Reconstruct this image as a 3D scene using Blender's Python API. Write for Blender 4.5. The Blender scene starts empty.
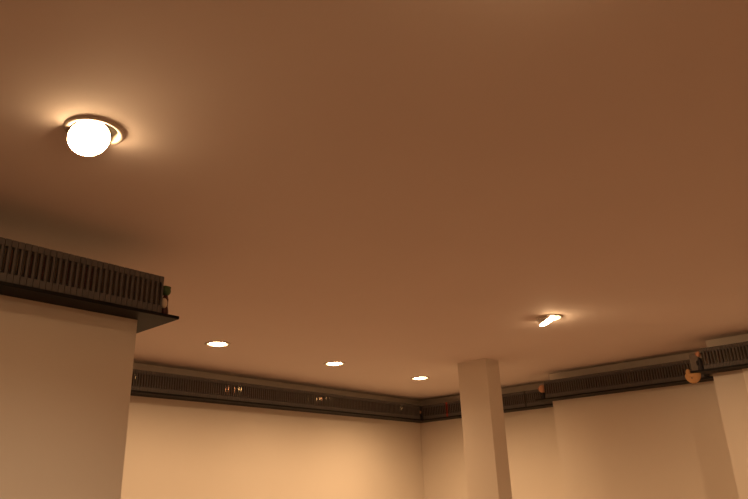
import bpy, bmesh, math, random
from mathutils import Matrix, Vector
random.seed(7)
SC = bpy.context.scene
COL = SC.collection
PI = math.pi

# ------------------------------------------------------------------ layout (metres)
CZ = 1.65                       # eye height of the camera
H = CZ + 0.8091                  # ceiling
YB, X1, X2, X3 = 3.6439, 4.8297, 4.5142, 4.2089
YL, XL, XE = 1.8976, 1.0601, 1.1525
YB2, YB3 = 2.2053, 1.0366
DL, DB = 0.0917, 0.1294         # shelf depth: near left shelf / the others
ZL, ZB, T = CZ + 0.5572, CZ + 0.6156, 0.0103
XW, YF = -1.3, -1.7             # unseen left and front walls

# ------------------------------------------------------------------ materials
def mat(name, col, rough=0.6, metal=0.0, noise=0.0, scale=8.0, bump=0.0, bscale=200.0, emit=None, spec=0.5, detail=4.0, coat=0.0):
    m = bpy.data.materials.new(name); m.use_nodes = True
    nt = m.node_tree; b = nt.nodes['Principled BSDF']
    b.inputs['Base Color'].default_value = (*col, 1)
    b.inputs['Roughness'].default_value = rough
    b.inputs['Metallic'].default_value = metal
    b.inputs['Specular IOR Level'].default_value = spec
    b.inputs['Coat Weight'].default_value = coat
    tc = nt.nodes.new('ShaderNodeTexCoord')
    if noise:
        n = nt.nodes.new('ShaderNodeTexNoise'); n.inputs['Scale'].default_value = scale; n.inputs['Detail'].default_value = detail
        nt.links.new(tc.outputs['Object'], n.inputs['Vector'])
        r = nt.nodes.new('ShaderNodeValToRGB')
        r.color_ramp.elements[0].position = 0.3; r.color_ramp.elements[1].position = 0.7
        r.color_ramp.elements[0].color = (*[c * (1 - noise) for c in col], 1)
        r.color_ramp.elements[1].color = (*[min(1, c * (1 + noise)) for c in col], 1)
        nt.links.new(n.outputs['Fac'], r.inputs['Fac']); nt.links.new(r.outputs['Color'], b.inputs['Base Color'])
    if bump:
        n2 = nt.nodes.new('ShaderNodeTexNoise'); n2.inputs['Scale'].default_value = bscale; n2.inputs['Detail'].default_value = 3
        nt.links.new(tc.outputs['Object'], n2.inputs['Vector'])
        bp = nt.nodes.new('ShaderNodeBump'); bp.inputs['Strength'].default_value = bump; bp.inputs['Distance'].default_value = 0.002
        nt.links.new(n2.outputs['Fac'], bp.inputs['Height']); nt.links.new(bp.outputs['Normal'], b.inputs['Normal'])
    if emit:
        b.inputs['Emission Color'].default_value = (*emit[0], 1); b.inputs['Emission Strength'].default_value = emit[1]
    return m

WARM = (1.0, 0.625, 0.318)
M = {}
M['wall'] = mat('cream_wall_paint', (0.76, 0.705, 0.63), 0.42, noise=0.012, scale=3, bump=0.06, bscale=120)
M['ceiling'] = mat('white_ceiling_paint', (0.78, 0.715, 0.68), 0.8, noise=0.012, scale=2, bump=0.08, bscale=150)
M['pillar'] = mat('pillar_paint', (0.76, 0.70, 0.62), 0.5, noise=0.012, scale=3, bump=0.06, bscale=120)
M['panel'] = mat('pale_panel_paint', (0.92, 0.88, 0.80), 0.45, noise=0.01, scale=3)
M['floor'] = mat('brown_floor', (0.36, 0.215, 0.172), 0.5, noise=0.15, scale=6)
M['shelf'] = mat('black_shelf_paint', (0.007, 0.0065, 0.0065), 0.55, noise=0.2, scale=20, bump=0.03, spec=0.2)
M['plastic'] = mat('dark_grey_plastic', (0.112, 0.106, 0.106), 0.5, noise=0.10, scale=30, bump=0.10, bscale=900, spec=0.3)
M['red_plastic'] = mat('red_plastic', (0.42, 0.022, 0.016), 0.4, noise=0.05, scale=30)
M['gap_black'] = mat('gap_black', (0.015, 0.014, 0.014), 0.4, noise=0.1, scale=30)
M['board'] = mat('circuit_board', (0.008, 0.008, 0.006), 0.6, noise=0.2, scale=60)
M['gold'] = mat('tarnished_contact', (0.13, 0.105, 0.07), 0.07, metal=1.0)
M['copper'] = mat('coppery_contact', (0.12, 0.06, 0.04), 0.09, metal=1.0)
M['trim'] = mat('white_metal_trim', (0.62, 0.56, 0.49), 0.45, noise=0.01, scale=10)
M['can'] = mat('lamp_can_metal', (0.35, 0.33, 0.31), 0.35, metal=0.6, noise=0.05, scale=10)
M['bulb_body'] = mat('silvered_bulb_glass', (0.75, 0.72, 0.68), 0.25, metal=0.8, noise=0.02, scale=10)
def lens_mat(name, strength):
    return mat(name, (0.9, 0.85, 0.75), 0.3, emit=(WARM, strength))
M['lens_down'] = lens_mat('lit_frosted_glass', 60)
M['lens_big'] = lens_mat('lit_frosted_glass_tilted', 90)
M['lens_mid'] = lens_mat('lit_frosted_glass_side', 110)

# ------------------------------------------------------------------ helpers
def link(name, bm, mats, parent=None, smooth=False):
    me = bpy.data.meshes.new(name)
    bmesh.ops.recalc_face_normals(bm, faces=bm.faces[:])
    bm.to_mesh(me); bm.free()
    for m in (mats if isinstance(mats, (list, tuple)) else [mats]): me.materials.append(m)
    if smooth:
        for p in me.polygons: p.use_smooth = True
    o = bpy.data.objects.new(name, me); COL.objects.link(o)
    if parent: o.parent = parent
    return o
def box(bm, x0, x1, y0, y1, z0, z1, bev=0.0, mi=0, seg=1):
    r = bmesh.ops.create_cube(bm, size=1.0)
    vs = r['verts']
    for v in vs:
        v.co = Vector((x0 + (v.co.x + .5) * (x1 - x0), y0 + (v.co.y + .5) * (y1 - y0), z0 + (v.co.z + .5) * (z1 - z0)))
    fs = set(f for v in vs for f in v.link_faces)
    for f in fs: f.material_index = mi
    if bev:
        es = list(set(e for v in vs for e in v.link_edges))
        rr = bmesh.ops.bevel(bm, geom=es, offset=bev, segments=seg, affect='EDGES', profile=0.5)
        for f in rr['faces']: f.material_index = mi
def lathe(bm, prof, n=40, mat4=None, mi=0, close=False):
    rings = []
    for (r, z) in prof:
        if r < 1e-6:
            rings.append([bm.verts.new((0, 0, z))])
        else:
            rings.append([bm.verts.new((r * math.cos(2 * PI * k / n), r * math.sin(2 * PI * k / n), z)) for k in range(n)])
    pairs = list(zip(rings, rings[1:]))
    if close: pairs.append((rings[-1], rings[0]))
    for a, b in pairs:
        for k in range(n):
            k2 = (k + 1) % n
            if len(a) == 1: f = bm.faces.new((a[0], b[k], b[k2]))
            elif len(b) == 1: f = bm.faces.new((a[k], b[0], a[k2]))
            else: f = bm.faces.new((a[k], b[k], b[k2], a[k2]))
            f.material_index = mi
    if mat4 is not None:
        for rg in rings:
            for v in rg: v.co = mat4 @ v.co
def ball(bm, c, rx, ry, rz, mi=0, u=20, v=14):
    r = bmesh.ops.create_uvsphere(bm, u_segments=u, v_segments=v, radius=1.0)
    for w in r['verts']:
        w.co = Vector((c[0] + w.co.x * rx, c[1] + w.co.y * ry, c[2] + w.co.z * rz))
    for f in set(f for w in r['verts'] for f in w.link_faces): f.material_index = mi
def tag(o, label, cat, group=None):
    o['label'] = label; o['category'] = cat
    if group: o['group'] = group
    return o
def thing(name, label, cat, loc, rz=0.0, group=None):
    o = bpy.data.objects.new(name, None); COL.objects.link(o)
    o.location = loc; o.rotation_euler = (0, 0, rz); o.empty_display_size = 0.05
    return tag(o, label, cat, group)
def struct(name, m, *boxes, label=None):
    bm = bmesh.new()
    for b in boxes: box(bm, *b)
    o = link(name, bm, m); o['kind'] = 'structure'
    o['label'] = label or name.replace('_', ' '); o['category'] = name.split('_')[0]
    return o

# ------------------------------------------------------------------ room shell
struct('floor', M['floor'], (XW - .1, 5.00, YF - .1, YB + .1, -0.1, 0.0), label='brown floor of the room')
struct('wall_back', M['wall'], (XW - .1, 5.00, YB, YB + .1, 0, H), label='cream far wall under the long shelf')
struct('wall_left', M['wall'], (XW, XL, YL, YL + .30, 0, ZL), label='cream boxed out wall under the near left shelf')
struct('wall_side', M['wall'], (XW - .1, XW, YF, YB, 0, H), label='cream side wall left of the camera')
struct('wall_front', M['wall'], (XW - .1, 5.00, YF - .1, YF, 0, H), label='cream wall behind the camera')
struct('wall_right_far', M['wall'], (X1, 5.00, YB2, YB, 0, H), label='cream right wall section behind the pillar')
struct('wall_right_middle', M['wall'], (X2, 5.00, YB3, YB2, 0, H), label='cream right wall section that steps out beside the pillar')
struct('wall_right_near', M['wall'], (X3, 5.00, YF, YB3, 0, H), label='cream right wall section nearest the camera')
struct('trim_1', M['panel'], (X3 - 0.02, X3, -0.6, 0.874, 0, ZB), label='pale upright panel on the near right wall under the shelf')
pil = struct('wall_pillar', M['pillar'], (3.6169, 3.770, 2.1828, 2.3987, 0, H), label='square cream pillar standing in front of the right wall')

# light positions: x, y
DOWN = [(2.110, 2.922), (2.993, 2.908), (3.867, 2.897)]
BIG = (0.594, 1.330)
MID = (2.981, 1.418)
UNSEEN = [(3.25, 0.24), (0.60, -0.75), (0.72, 0.22), (1.228, 2.932)]
HOLE = 0.056
def make_ceiling():
    bm = bmesh.new(); box(bm, XW - .1, 5.00, YF - .1, YB + .1, H, H + 0.02)
    o = link('ceiling', bm, M['ceiling'])
    bm = bmesh.new()
    for (x, y) in DOWN + [BIG, MID] + UNSEEN:
        lathe(bm, [(0, -.05), (HOLE, -.05), (HOLE, .07), (0, .07)], n=48, mat4=Matrix.Translation((x, y, H)))
    c = link('hole_tool', bm, M['ceiling'])
    md = o.modifiers.new('holes', 'BOOLEAN'); md.object = c; md.operation = 'DIFFERENCE'; md.solver = 'EXACT'
    bpy.context.view_layer.update()
    dg = bpy.context.evaluated_depsgraph_get()
    me = bpy.data.meshes.new_from_object(o.evaluated_get(dg))
    o.modifiers.clear(); o.data = me
    me.materials.clear(); me.materials.append(M['ceiling'])
    bpy.data.objects.remove(c, do_unlink=True)
    o['kind'] = 'structure'; o['label'] = 'plain white ceiling with recessed lamps'; o['category'] = 'ceiling'
make_ceiling()

# ------------------------------------------------------------------ shelves
def board(name, label, rects, z0, z1):
    bm = bmesh.new()
    for (x0, x1, y0, y1) in rects: box(bm, x0, x1, y0, y1, z0, z1, bev=0.0015)
    return tag(link(name, bm, M['shelf']), label, 'shelf')
board('wall_shelf', 'black board shelf high on the near left wall, its end jutting past the corner',
      [(XW, XE, YL - DL, YL + 0.30)], ZL, ZL + T)
board('wall_shelf', 'long black board shelf high along the far wall', [(XW, X1, YB - DB, YB)], ZB, ZB + T)
board('wall_shelf', 'black board shelf on the right wall passing behind the pillar', [(X1 - DB, X1, YB2, YB - DB)], ZB, ZB + T)
board('wall_shelf', 'black board shelf on the middle right wall section right of the pillar', [(X2 - DB, X2, YB3, 2.2754)], ZB, ZB + T)
board('wall_shelf', 'black board shelf at the right picture edge with the hanging tan plush', [(X3 - DB, X3, -0.6, 1.1207)], ZB, ZB + T)

# ------------------------------------------------------------------ game cartridges
CH, CW = 0.1195, 0.0163
S0, S1 = -0.0068, 0.0012         # the open slot, off centre
Z0, Z1 = 0.024, 0.099
def cart_mesh(depth, m, name):
    bm = bmesh.new()
    hw = CW / 2
    box(bm, -hw, hw, 0, depth, 0, Z0, bev=0.0011)
    box(bm, -hw, hw, 0, depth, Z1, CH, bev=0.0011)
    box(bm, -hw, S0, 0.001, depth, Z0 - .001, Z1 + .001)
    box(bm, S1, hw, 0.001, depth, Z0 - .001, Z1 + .001, bev=0.0008)
    box(bm, S0 - .0005, S1 + .0005, 0.014, depth, Z0 - .001, Z1 + .001)
    bmesh.ops.recalc_face_normals(bm, faces=bm.faces[:])
    me = bpy.data.meshes.new(name); bm.to_mesh(me); bm.free(); me.materials.append(m)
    return me
YAWC = -5.0
def contact_mesh(gold, name, dyaw=0.0):
    bm = bmesh.new()
    xc = (S0 + S1) / 2
    box(bm, xc - .0011, xc + .0011, 0.0045, 0.0145, Z0 + .004, Z1 - .004, mi=0)
    n = 12
    for k in range(n):
        z = Z0 + .007 + k * (Z1 - Z0 - .014 - .0036) / (n - 1)
        box(bm, xc - .0018, xc + .0018, 0.0022, 0.0115, z, z + .0036, bev=0.0004, mi=1)
    bmesh.ops.rotate(bm, verts=bm.verts[:], cent=(xc, .008, 0), matrix=Matrix.Rotation(math.radians(YAWC + dyaw), 3, 'Z'))
    bmesh.ops.recalc_face_normals(bm, faces=bm.faces[:])
    me = bpy.data.meshes.new(name); bm.to_mesh(me); bm.free()
    me.materials.append(M['board']); me.materials.append(gold)
    return me
PITCH = 0.0172
CON = [contact_mesh(g, 'edge_connector', dy) for g in (M['gold'], M['gold'], M['copper']) for dy in (-3.2, -1.6, -.6, 0.6, 1.6, 3.2)]
def proto(depth, m, name):
    o = bpy.data.objects.new('game_cartridge', cart_mesh(depth, m, name))
    c = bpy.data.objects.new('edge_connector', CON[0])
    return o, c
P_GREY_L = proto(0.13, M['plastic'], 'cartridge_long')
P_GREY = proto(0.125, M['plastic'], 'cartridge')
P_RED = proto(0.125, M['red_plastic'], 'cartridge_red')
P_GAP = proto(0.125, M['gap_black'], 'cartridge_gap')  # black body stands in for the shade of an empty gap in the row
def put(pr, x, y, z, rz, label, group=None):
    o = pr[0].copy(); c = pr[1].copy()
    COL.objects.link(o); COL.objects.link(c)
    c.parent = o
    c.data = random.choice(CON)
    o.location = (x, y, z); o.rotation_euler = (0, 0, rz)
    tag(o, label, 'game cartridge', group)
    return o
def jit(): return random.uniform(-1, 1)
def row(n, origin, step, rz, z, pr, label, group, special=None, yaw=0.0):
    special = special or {}
    for k in range(n):
        x = origin[0] + step[0] * k; y = origin[1] + step[1] * k
        d = abs(jit()) * 0.0012
        ox, oy = -math.sin(rz) * d, math.cos(rz) * d
        lab, grp, p = label, group, pr
        if k in special:
            if special[k] is None: continue
            lab, p = special[k]; grp = None
        put(p, x + ox, y + oy, z, rz + yaw + jit() * 0.007, lab, grp)
FR = 0.003
row(45, (1.082, YL - DL + FR), (-PITCH, 0), 0, ZL + T, P_GREY_L,
    'dark grey game cartridge in the row on the near left shelf', 'cartridges on the near left shelf',
    {0: ('last dark grey game cartridge on the near left shelf, touching the green ornament', P_GREY_L)})
row(169, (4.812, YB - DB + FR), (-PITCH, 0), 0, ZB + T, P_GREY,
    'dark grey game cartridge in the long row on the far wall shelf', 'cartridges on the far wall shelf',
    {6: None, 7: None, 8: None, 9: ('dark grey game cartridge just left of the small corner figurine on the far wall shelf', P_GREY)})
y0 = YB - DB - 0.010
kred = round((y0 - 3.2575) / PITCH); kgap = round((y0 - 2.5304) / PITCH)
row(75, (X1 - DB + FR, y0), (0, -PITCH), -PI / 2, ZB + T, P_GREY,
    'dark grey game cartridge in the right wall row that passes behind the pillar', 'cartridges behind the pillar',
    {kred: ('red game cartridge standing between the room corner and the pillar', P_RED),
     kgap: ('black stand-in for the dark gap in the right wall row just right of the pillar', P_GAP)})
row(62, (X2 - DB + FR, 2.186), (0, -PITCH), -PI / 2, ZB + T, P_GREY,
    'dark grey game cartridge in the row on the middle right wall section', 'cartridges on the middle right shelf',
    {0: ('first dark grey game cartridge beside the orange haired figurine', P_GREY)})
row(34, (X3 - DB + FR, 1.036), (0, -PITCH), -PI / 2, ZB + T, P_GREY,
    'dark grey game cartridge in the row on the near right shelf', 'cartridges on the near right shelf',
    {0: ('first dark grey game cartridge on the near right shelf, beside the red topped figurine', P_GREY)})

# ------------------------------------------------------------------ lamps
def ring_bm(ro, ri, drop):
    bm = bmesh.new()
    lathe(bm, [(ri, 0.012), (ri, -drop * .5), (ri + .003, -drop), (ro - .006, -drop), (ro - .001, -drop * .45), (ro, 0.0), (ri + .002, 0.0)], n=56)
    return bm
def can_bm():
    bm = bmesh.new()
    lathe(bm, [(HOLE - .003, 0.0), (HOLE - .004, .07), (.03, .11), (0, .11)], n=40)
    return bm
COOLER = (1.0, 0.70, 0.42)
def spot(t, m4, power, ang, blend, col=WARM):
    ld = bpy.data.lights.new('lamp_beam', 'SPOT'); ld.energy = power; ld.color = col
    ld.spot_size = math.radians(ang); ld.spot_blend = blend; ld.shadow_soft_size = 0.03
    o = bpy.data.objects.new('lamp_beam', ld); COL.objects.link(o); o.parent = t; o.matrix_local = m4
def downlight(x, y, label, power=46.0, ang=160, blend=1.0, col=WARM):
    t = thing('recessed_downlight', label, 'ceiling light', (x, y, H), 0, 'recessed ceiling lamps')
    link('trim_ring', ring_bm(.070, .051, .004), M['trim'], t, True)
    link('lamp_can', can_bm(), M['can'], t, True)
    bm = bmesh.new()
    lathe(bm, [(.042, .003), (.040, -.002), (.031, -.0055), (.018, -.0075), (0, -.0080)], n=40)
    lens = link('lens', bm, M['lens_down'], None, True)
    bm = bmesh.new()
    lathe(bm, [(.042, .003), (.043, .009), (.037, .035), (.02, .075), (.014, .10)], n=40)
    b = link('bulb', bm, M['bulb_body'], t, True)
    lens.parent = b
    spot(t, Matrix.Translation((0, 0, -.022)), power, ang, blend, col)
    return t
def gimbal(x, y, label, axis, tilt, offs, mlens, r=.050, power=20, ang=140, blend=.8, col=WARM):
    t = thing('tilting_downlight', label, 'ceiling light', (x, y, H), 0, 'tilting ceiling lamps')
    link('trim_ring', ring_bm(.066, .0515, .005), M['trim'], t, True)
    link('lamp_can', can_bm(), M['can'], t, True)
    R = Matrix.Translation(offs) @ Matrix.Rotation(tilt, 4, axis)
    bm = bmesh.new()
    lathe(bm, [(r, 0), (r * .93, -.006), (r * .72, -.0125), (r * .40, -.017), (0, -.0185)], n=44, mat4=R)
    lens = link('lens', bm, mlens, None, True)
    bm = bmesh.new()
    lathe(bm, [(r, 0), (r * 1.015, .004), (r * .86, .026), (r * .45, .055), (r * .30, .07)], n=44, mat4=R)
    b = link('bulb', bm, M['bulb_body'], t, True)
    lens.parent = b
    spot(t, R @ Matrix.Translation((0, 0, -.022)), power, ang, blend, col)
    return t
downlight(*DOWN[0], 'recessed downlight over the far wall, leftmost of the three small lamps', 32)
downlight(*DOWN[1], 'recessed downlight over the far wall, middle of the three small lamps', 39)
downlight(*DOWN[2], 'recessed downlight in front of the room corner, just left of the pillar', 66)
gimbal(*BIG, 'largest glaring round lamp tilted out of the ceiling above the near left shelf', 'X', -math.radians(38), (-0.004, 0.016, -0.014), M['lens_big'], r=.046, power=10)
gimbal(*MID, 'lamp tilted sideways out of the ceiling to the upper right of the pillar', Vector((-.755, -.655, 0)).normalized(), math.radians(31), (-0.008, 0.010, -0.013), M['lens_mid'], r=.045)
gimbal(*UNSEEN[2], 'added unseen tilting lamp above the camera, brightening the near left wall', 'X', math.radians(48), (0.0, -.012, -.016), M['lens_down'], r=.046, power=38, ang=60, blend=.8, col=COOLER)  # unseen wall washer, added to brighten the lower near left wall
downlight(*UNSEEN[3], 'recessed downlight over the far wall, hidden behind the near left cartridge shelf', 30)
for i, (x, y) in enumerate(UNSEEN[:2]):
    downlight(x, y, ['recessed downlight near the right wall beside the camera', 'recessed downlight behind the camera'][i],
              *[(44, 160, .8), (10, 160, .8)][i])

# ------------------------------------------------------------------ ornaments
SKIN = mat('peach_paint', (0.62, 0.34, 0.21), 0.5, noise=0.05, scale=40)
RED = mat('red_paint', (0.42, 0.03, 0.02), 0.45, noise=0.05, scale=40)
ORANGE = mat('rust_orange_paint', (0.40, 0.09, 0.035), 0.5, noise=0.1, scale=40)
GREEN = mat('green_paint', (0.055, 0.11, 0.04), 0.45, noise=0.1, scale=40)
CREAM = mat('cream_paint', (0.66, 0.56, 0.44), 0.5, noise=0.05, scale=40)
DARK = mat('dark_cloth_paint', (0.018, 0.018, 0.026), 0.6, noise=0.2, scale=40)
DRED = mat('dark_red_paint', (0.07, 0.014, 0.010), 0.5, noise=0.2, scale=40)
GREY = mat('grey_felt', (0.20, 0.18, 0.165), 0.8, noise=0.1, scale=60)
TAN = mat('tan_felt', (0.60, 0.36, 0.17), 0.9, noise=0.08, scale=50, bump=0.3, bscale=400)

# green topped ornament, end of the near left shelf
t = thing('ornament', 'small green topped ornament with a cream belly on the end of the near left shelf', 'ornament', (1.1105, YL - DL + 0.022, ZL + T))
bm = bmesh.new(); lathe(bm, [(0, 0), (.012, 0), (.0125, .012), (.009, .03), (.010, .052), (.006, .066), (0, .068)], n=24); link('body', bm, DRED, t, True)
bm = bmesh.new(); ball(bm, (-.008, -.006, .037), .011, .011, .017); link('belly', bm, CREAM, t, True)
bm = bmesh.new(); ball(bm, (0, 0, .080), .0155, .0155, .0165); box(bm, -.012, .014, -.009, .012, .086, .0965, bev=.004, seg=2); link('top', bm, GREEN, t, True)

def figure(name, label, loc, rz, hair, cloth, h, hr):
    t = thing(name, label, 'figurine', loc, rz)
    bm = bmesh.new()
    lathe(bm, [(0, 0), (.30 * h * .5, 0), (.30 * h * .5, .04 * h), (.22 * h * .5, .22 * h), (.26 * h * .5, .46 * h), (.12 * h * .5, .57 * h), (.10 * h * .5, .64 * h), (0, .64 * h)], n=24)
    link('body', bm, cloth, t, True)
    zc = h - hr * 1.15
    bm = bmesh.new(); ball(bm, (0, 0, zc), hr * .86, hr * .9, hr); ball(bm, (0, -hr * .9, zc - hr * .12), hr * .16, hr * .2, hr * .16); link('head', bm, SKIN, t, True)
    bm = bmesh.new()
    for (dx, dy, dz, r) in [(0, .22, .45, .74), (.48, .3, .12, .52), (-.48, .3, .12, .52), (0, .5, -.1, .65)]:
        ball(bm, (dx * hr, dy * hr, zc + dz * hr), r * hr, r * hr, r * hr * .85)
    link('hair', bm, hair, t, True)
    bm = bmesh.new()
    for s in (-1, 1): ball(bm, (s * .15 * h, -.02 * h, .37 * h), .042 * h, .045 * h, .13 * h)
    link('arms', bm, cloth, t, True)
    return t
figure('figurine', 'small dark clothed figurine in the far corner where the two shelves meet',
       (4.690, YB - DB + 0.020, ZB + T), -PI / 4, DRED, DARK, .078, .0125)
figure('figurine', 'orange haired figurine with a peach face at the end of the middle right shelf',
       (X2 - DB + 0.024, 2.220, ZB + T), -PI * .3, ORANGE, DARK, .101, .029)
figure('figurine', 'red topped figurine in dark clothes at the end of the near right shelf',
       (X3 - DB + 0.018, 1.062, ZB + T), -PI * .35, RED, DARK, .110, .016)
bm = bmesh.new()
box(bm, -.026, .026, -.010, .016, 0, .100, bev=.006, seg=2)
o = tag(link('ornament', bm, GREY), 'plain grey upright block beside the red topped figurine', 'ornament')
o.location = (X3 - DB + 0.030, 1.091, ZB + T); o.rotation_euler = (0, 0, -PI / 2)

# tan plush under and around the end of the near right shelf
t = thing('plush_toy', 'tan plush toy hanging over the end of the near right shelf', 'plush toy', (X3 - DB + 0.022, 1.115, ZB))
bm = bmesh.new()
ball(bm, (0, 0, -.018), .016, .046, .040, u=28, v=18)
for v in bm.verts:
    if v.co.z > -.0005: v.co.z = -.0005
    v.co.y *= 1.0 - .18 * max(0, -v.co.z / .058)
link('body', bm, TAN, t, True)
bm = bmesh.new(); ball(bm, (-.006, .0205, .008), .010, .0140, .019); link('arm', bm, TAN, t, True)
bm = bmesh.new(); ball(bm, (-.0155, .004, -.028), .002, .0035, .0035); link('button_eye', bm, DARK, t, True)

# ------------------------------------------------------------------ world, camera, colour
w = bpy.data.worlds.new('World'); SC.world = w; w.use_nodes = True
w.node_tree.nodes['Background'].inputs['Color'].default_value = (0.01, 0.008, 0.006, 1)
w.node_tree.nodes['Background'].inputs['Strength'].default_value = 0.2
right = Vector((0.65727813, -0.75288449, -0.03391769)); up = Vector((-0.24475032, -0.25580285, 0.93523376)); fwd = Vector((0.71279923, 0.60640733, 0.35240233))
cd = bpy.data.cameras.new('Camera'); cam = bpy.data.objects.new('Camera', cd); COL.objects.link(cam)
cd.sensor_width = 36; cd.lens = 31.8775; cd.clip_start = 0.02
m = Matrix((right, up, -fwd)).transposed().to_4x4(); m.translation = Vector((0, 0, CZ))
cam.matrix_world = m
SC.camera = cam
vs = SC.view_settings
vs.view_transform = 'Standard'; vs.look = 'None'; vs.gamma = 1.0; vs.use_curve_mapping = False
vs.exposure = -0.06
SC.cycles.use_denoising = True
SC.cycles.sample_clamp_indirect = 6.0
SC.cycles.max_bounces = 12; SC.cycles.diffuse_bounces = 8
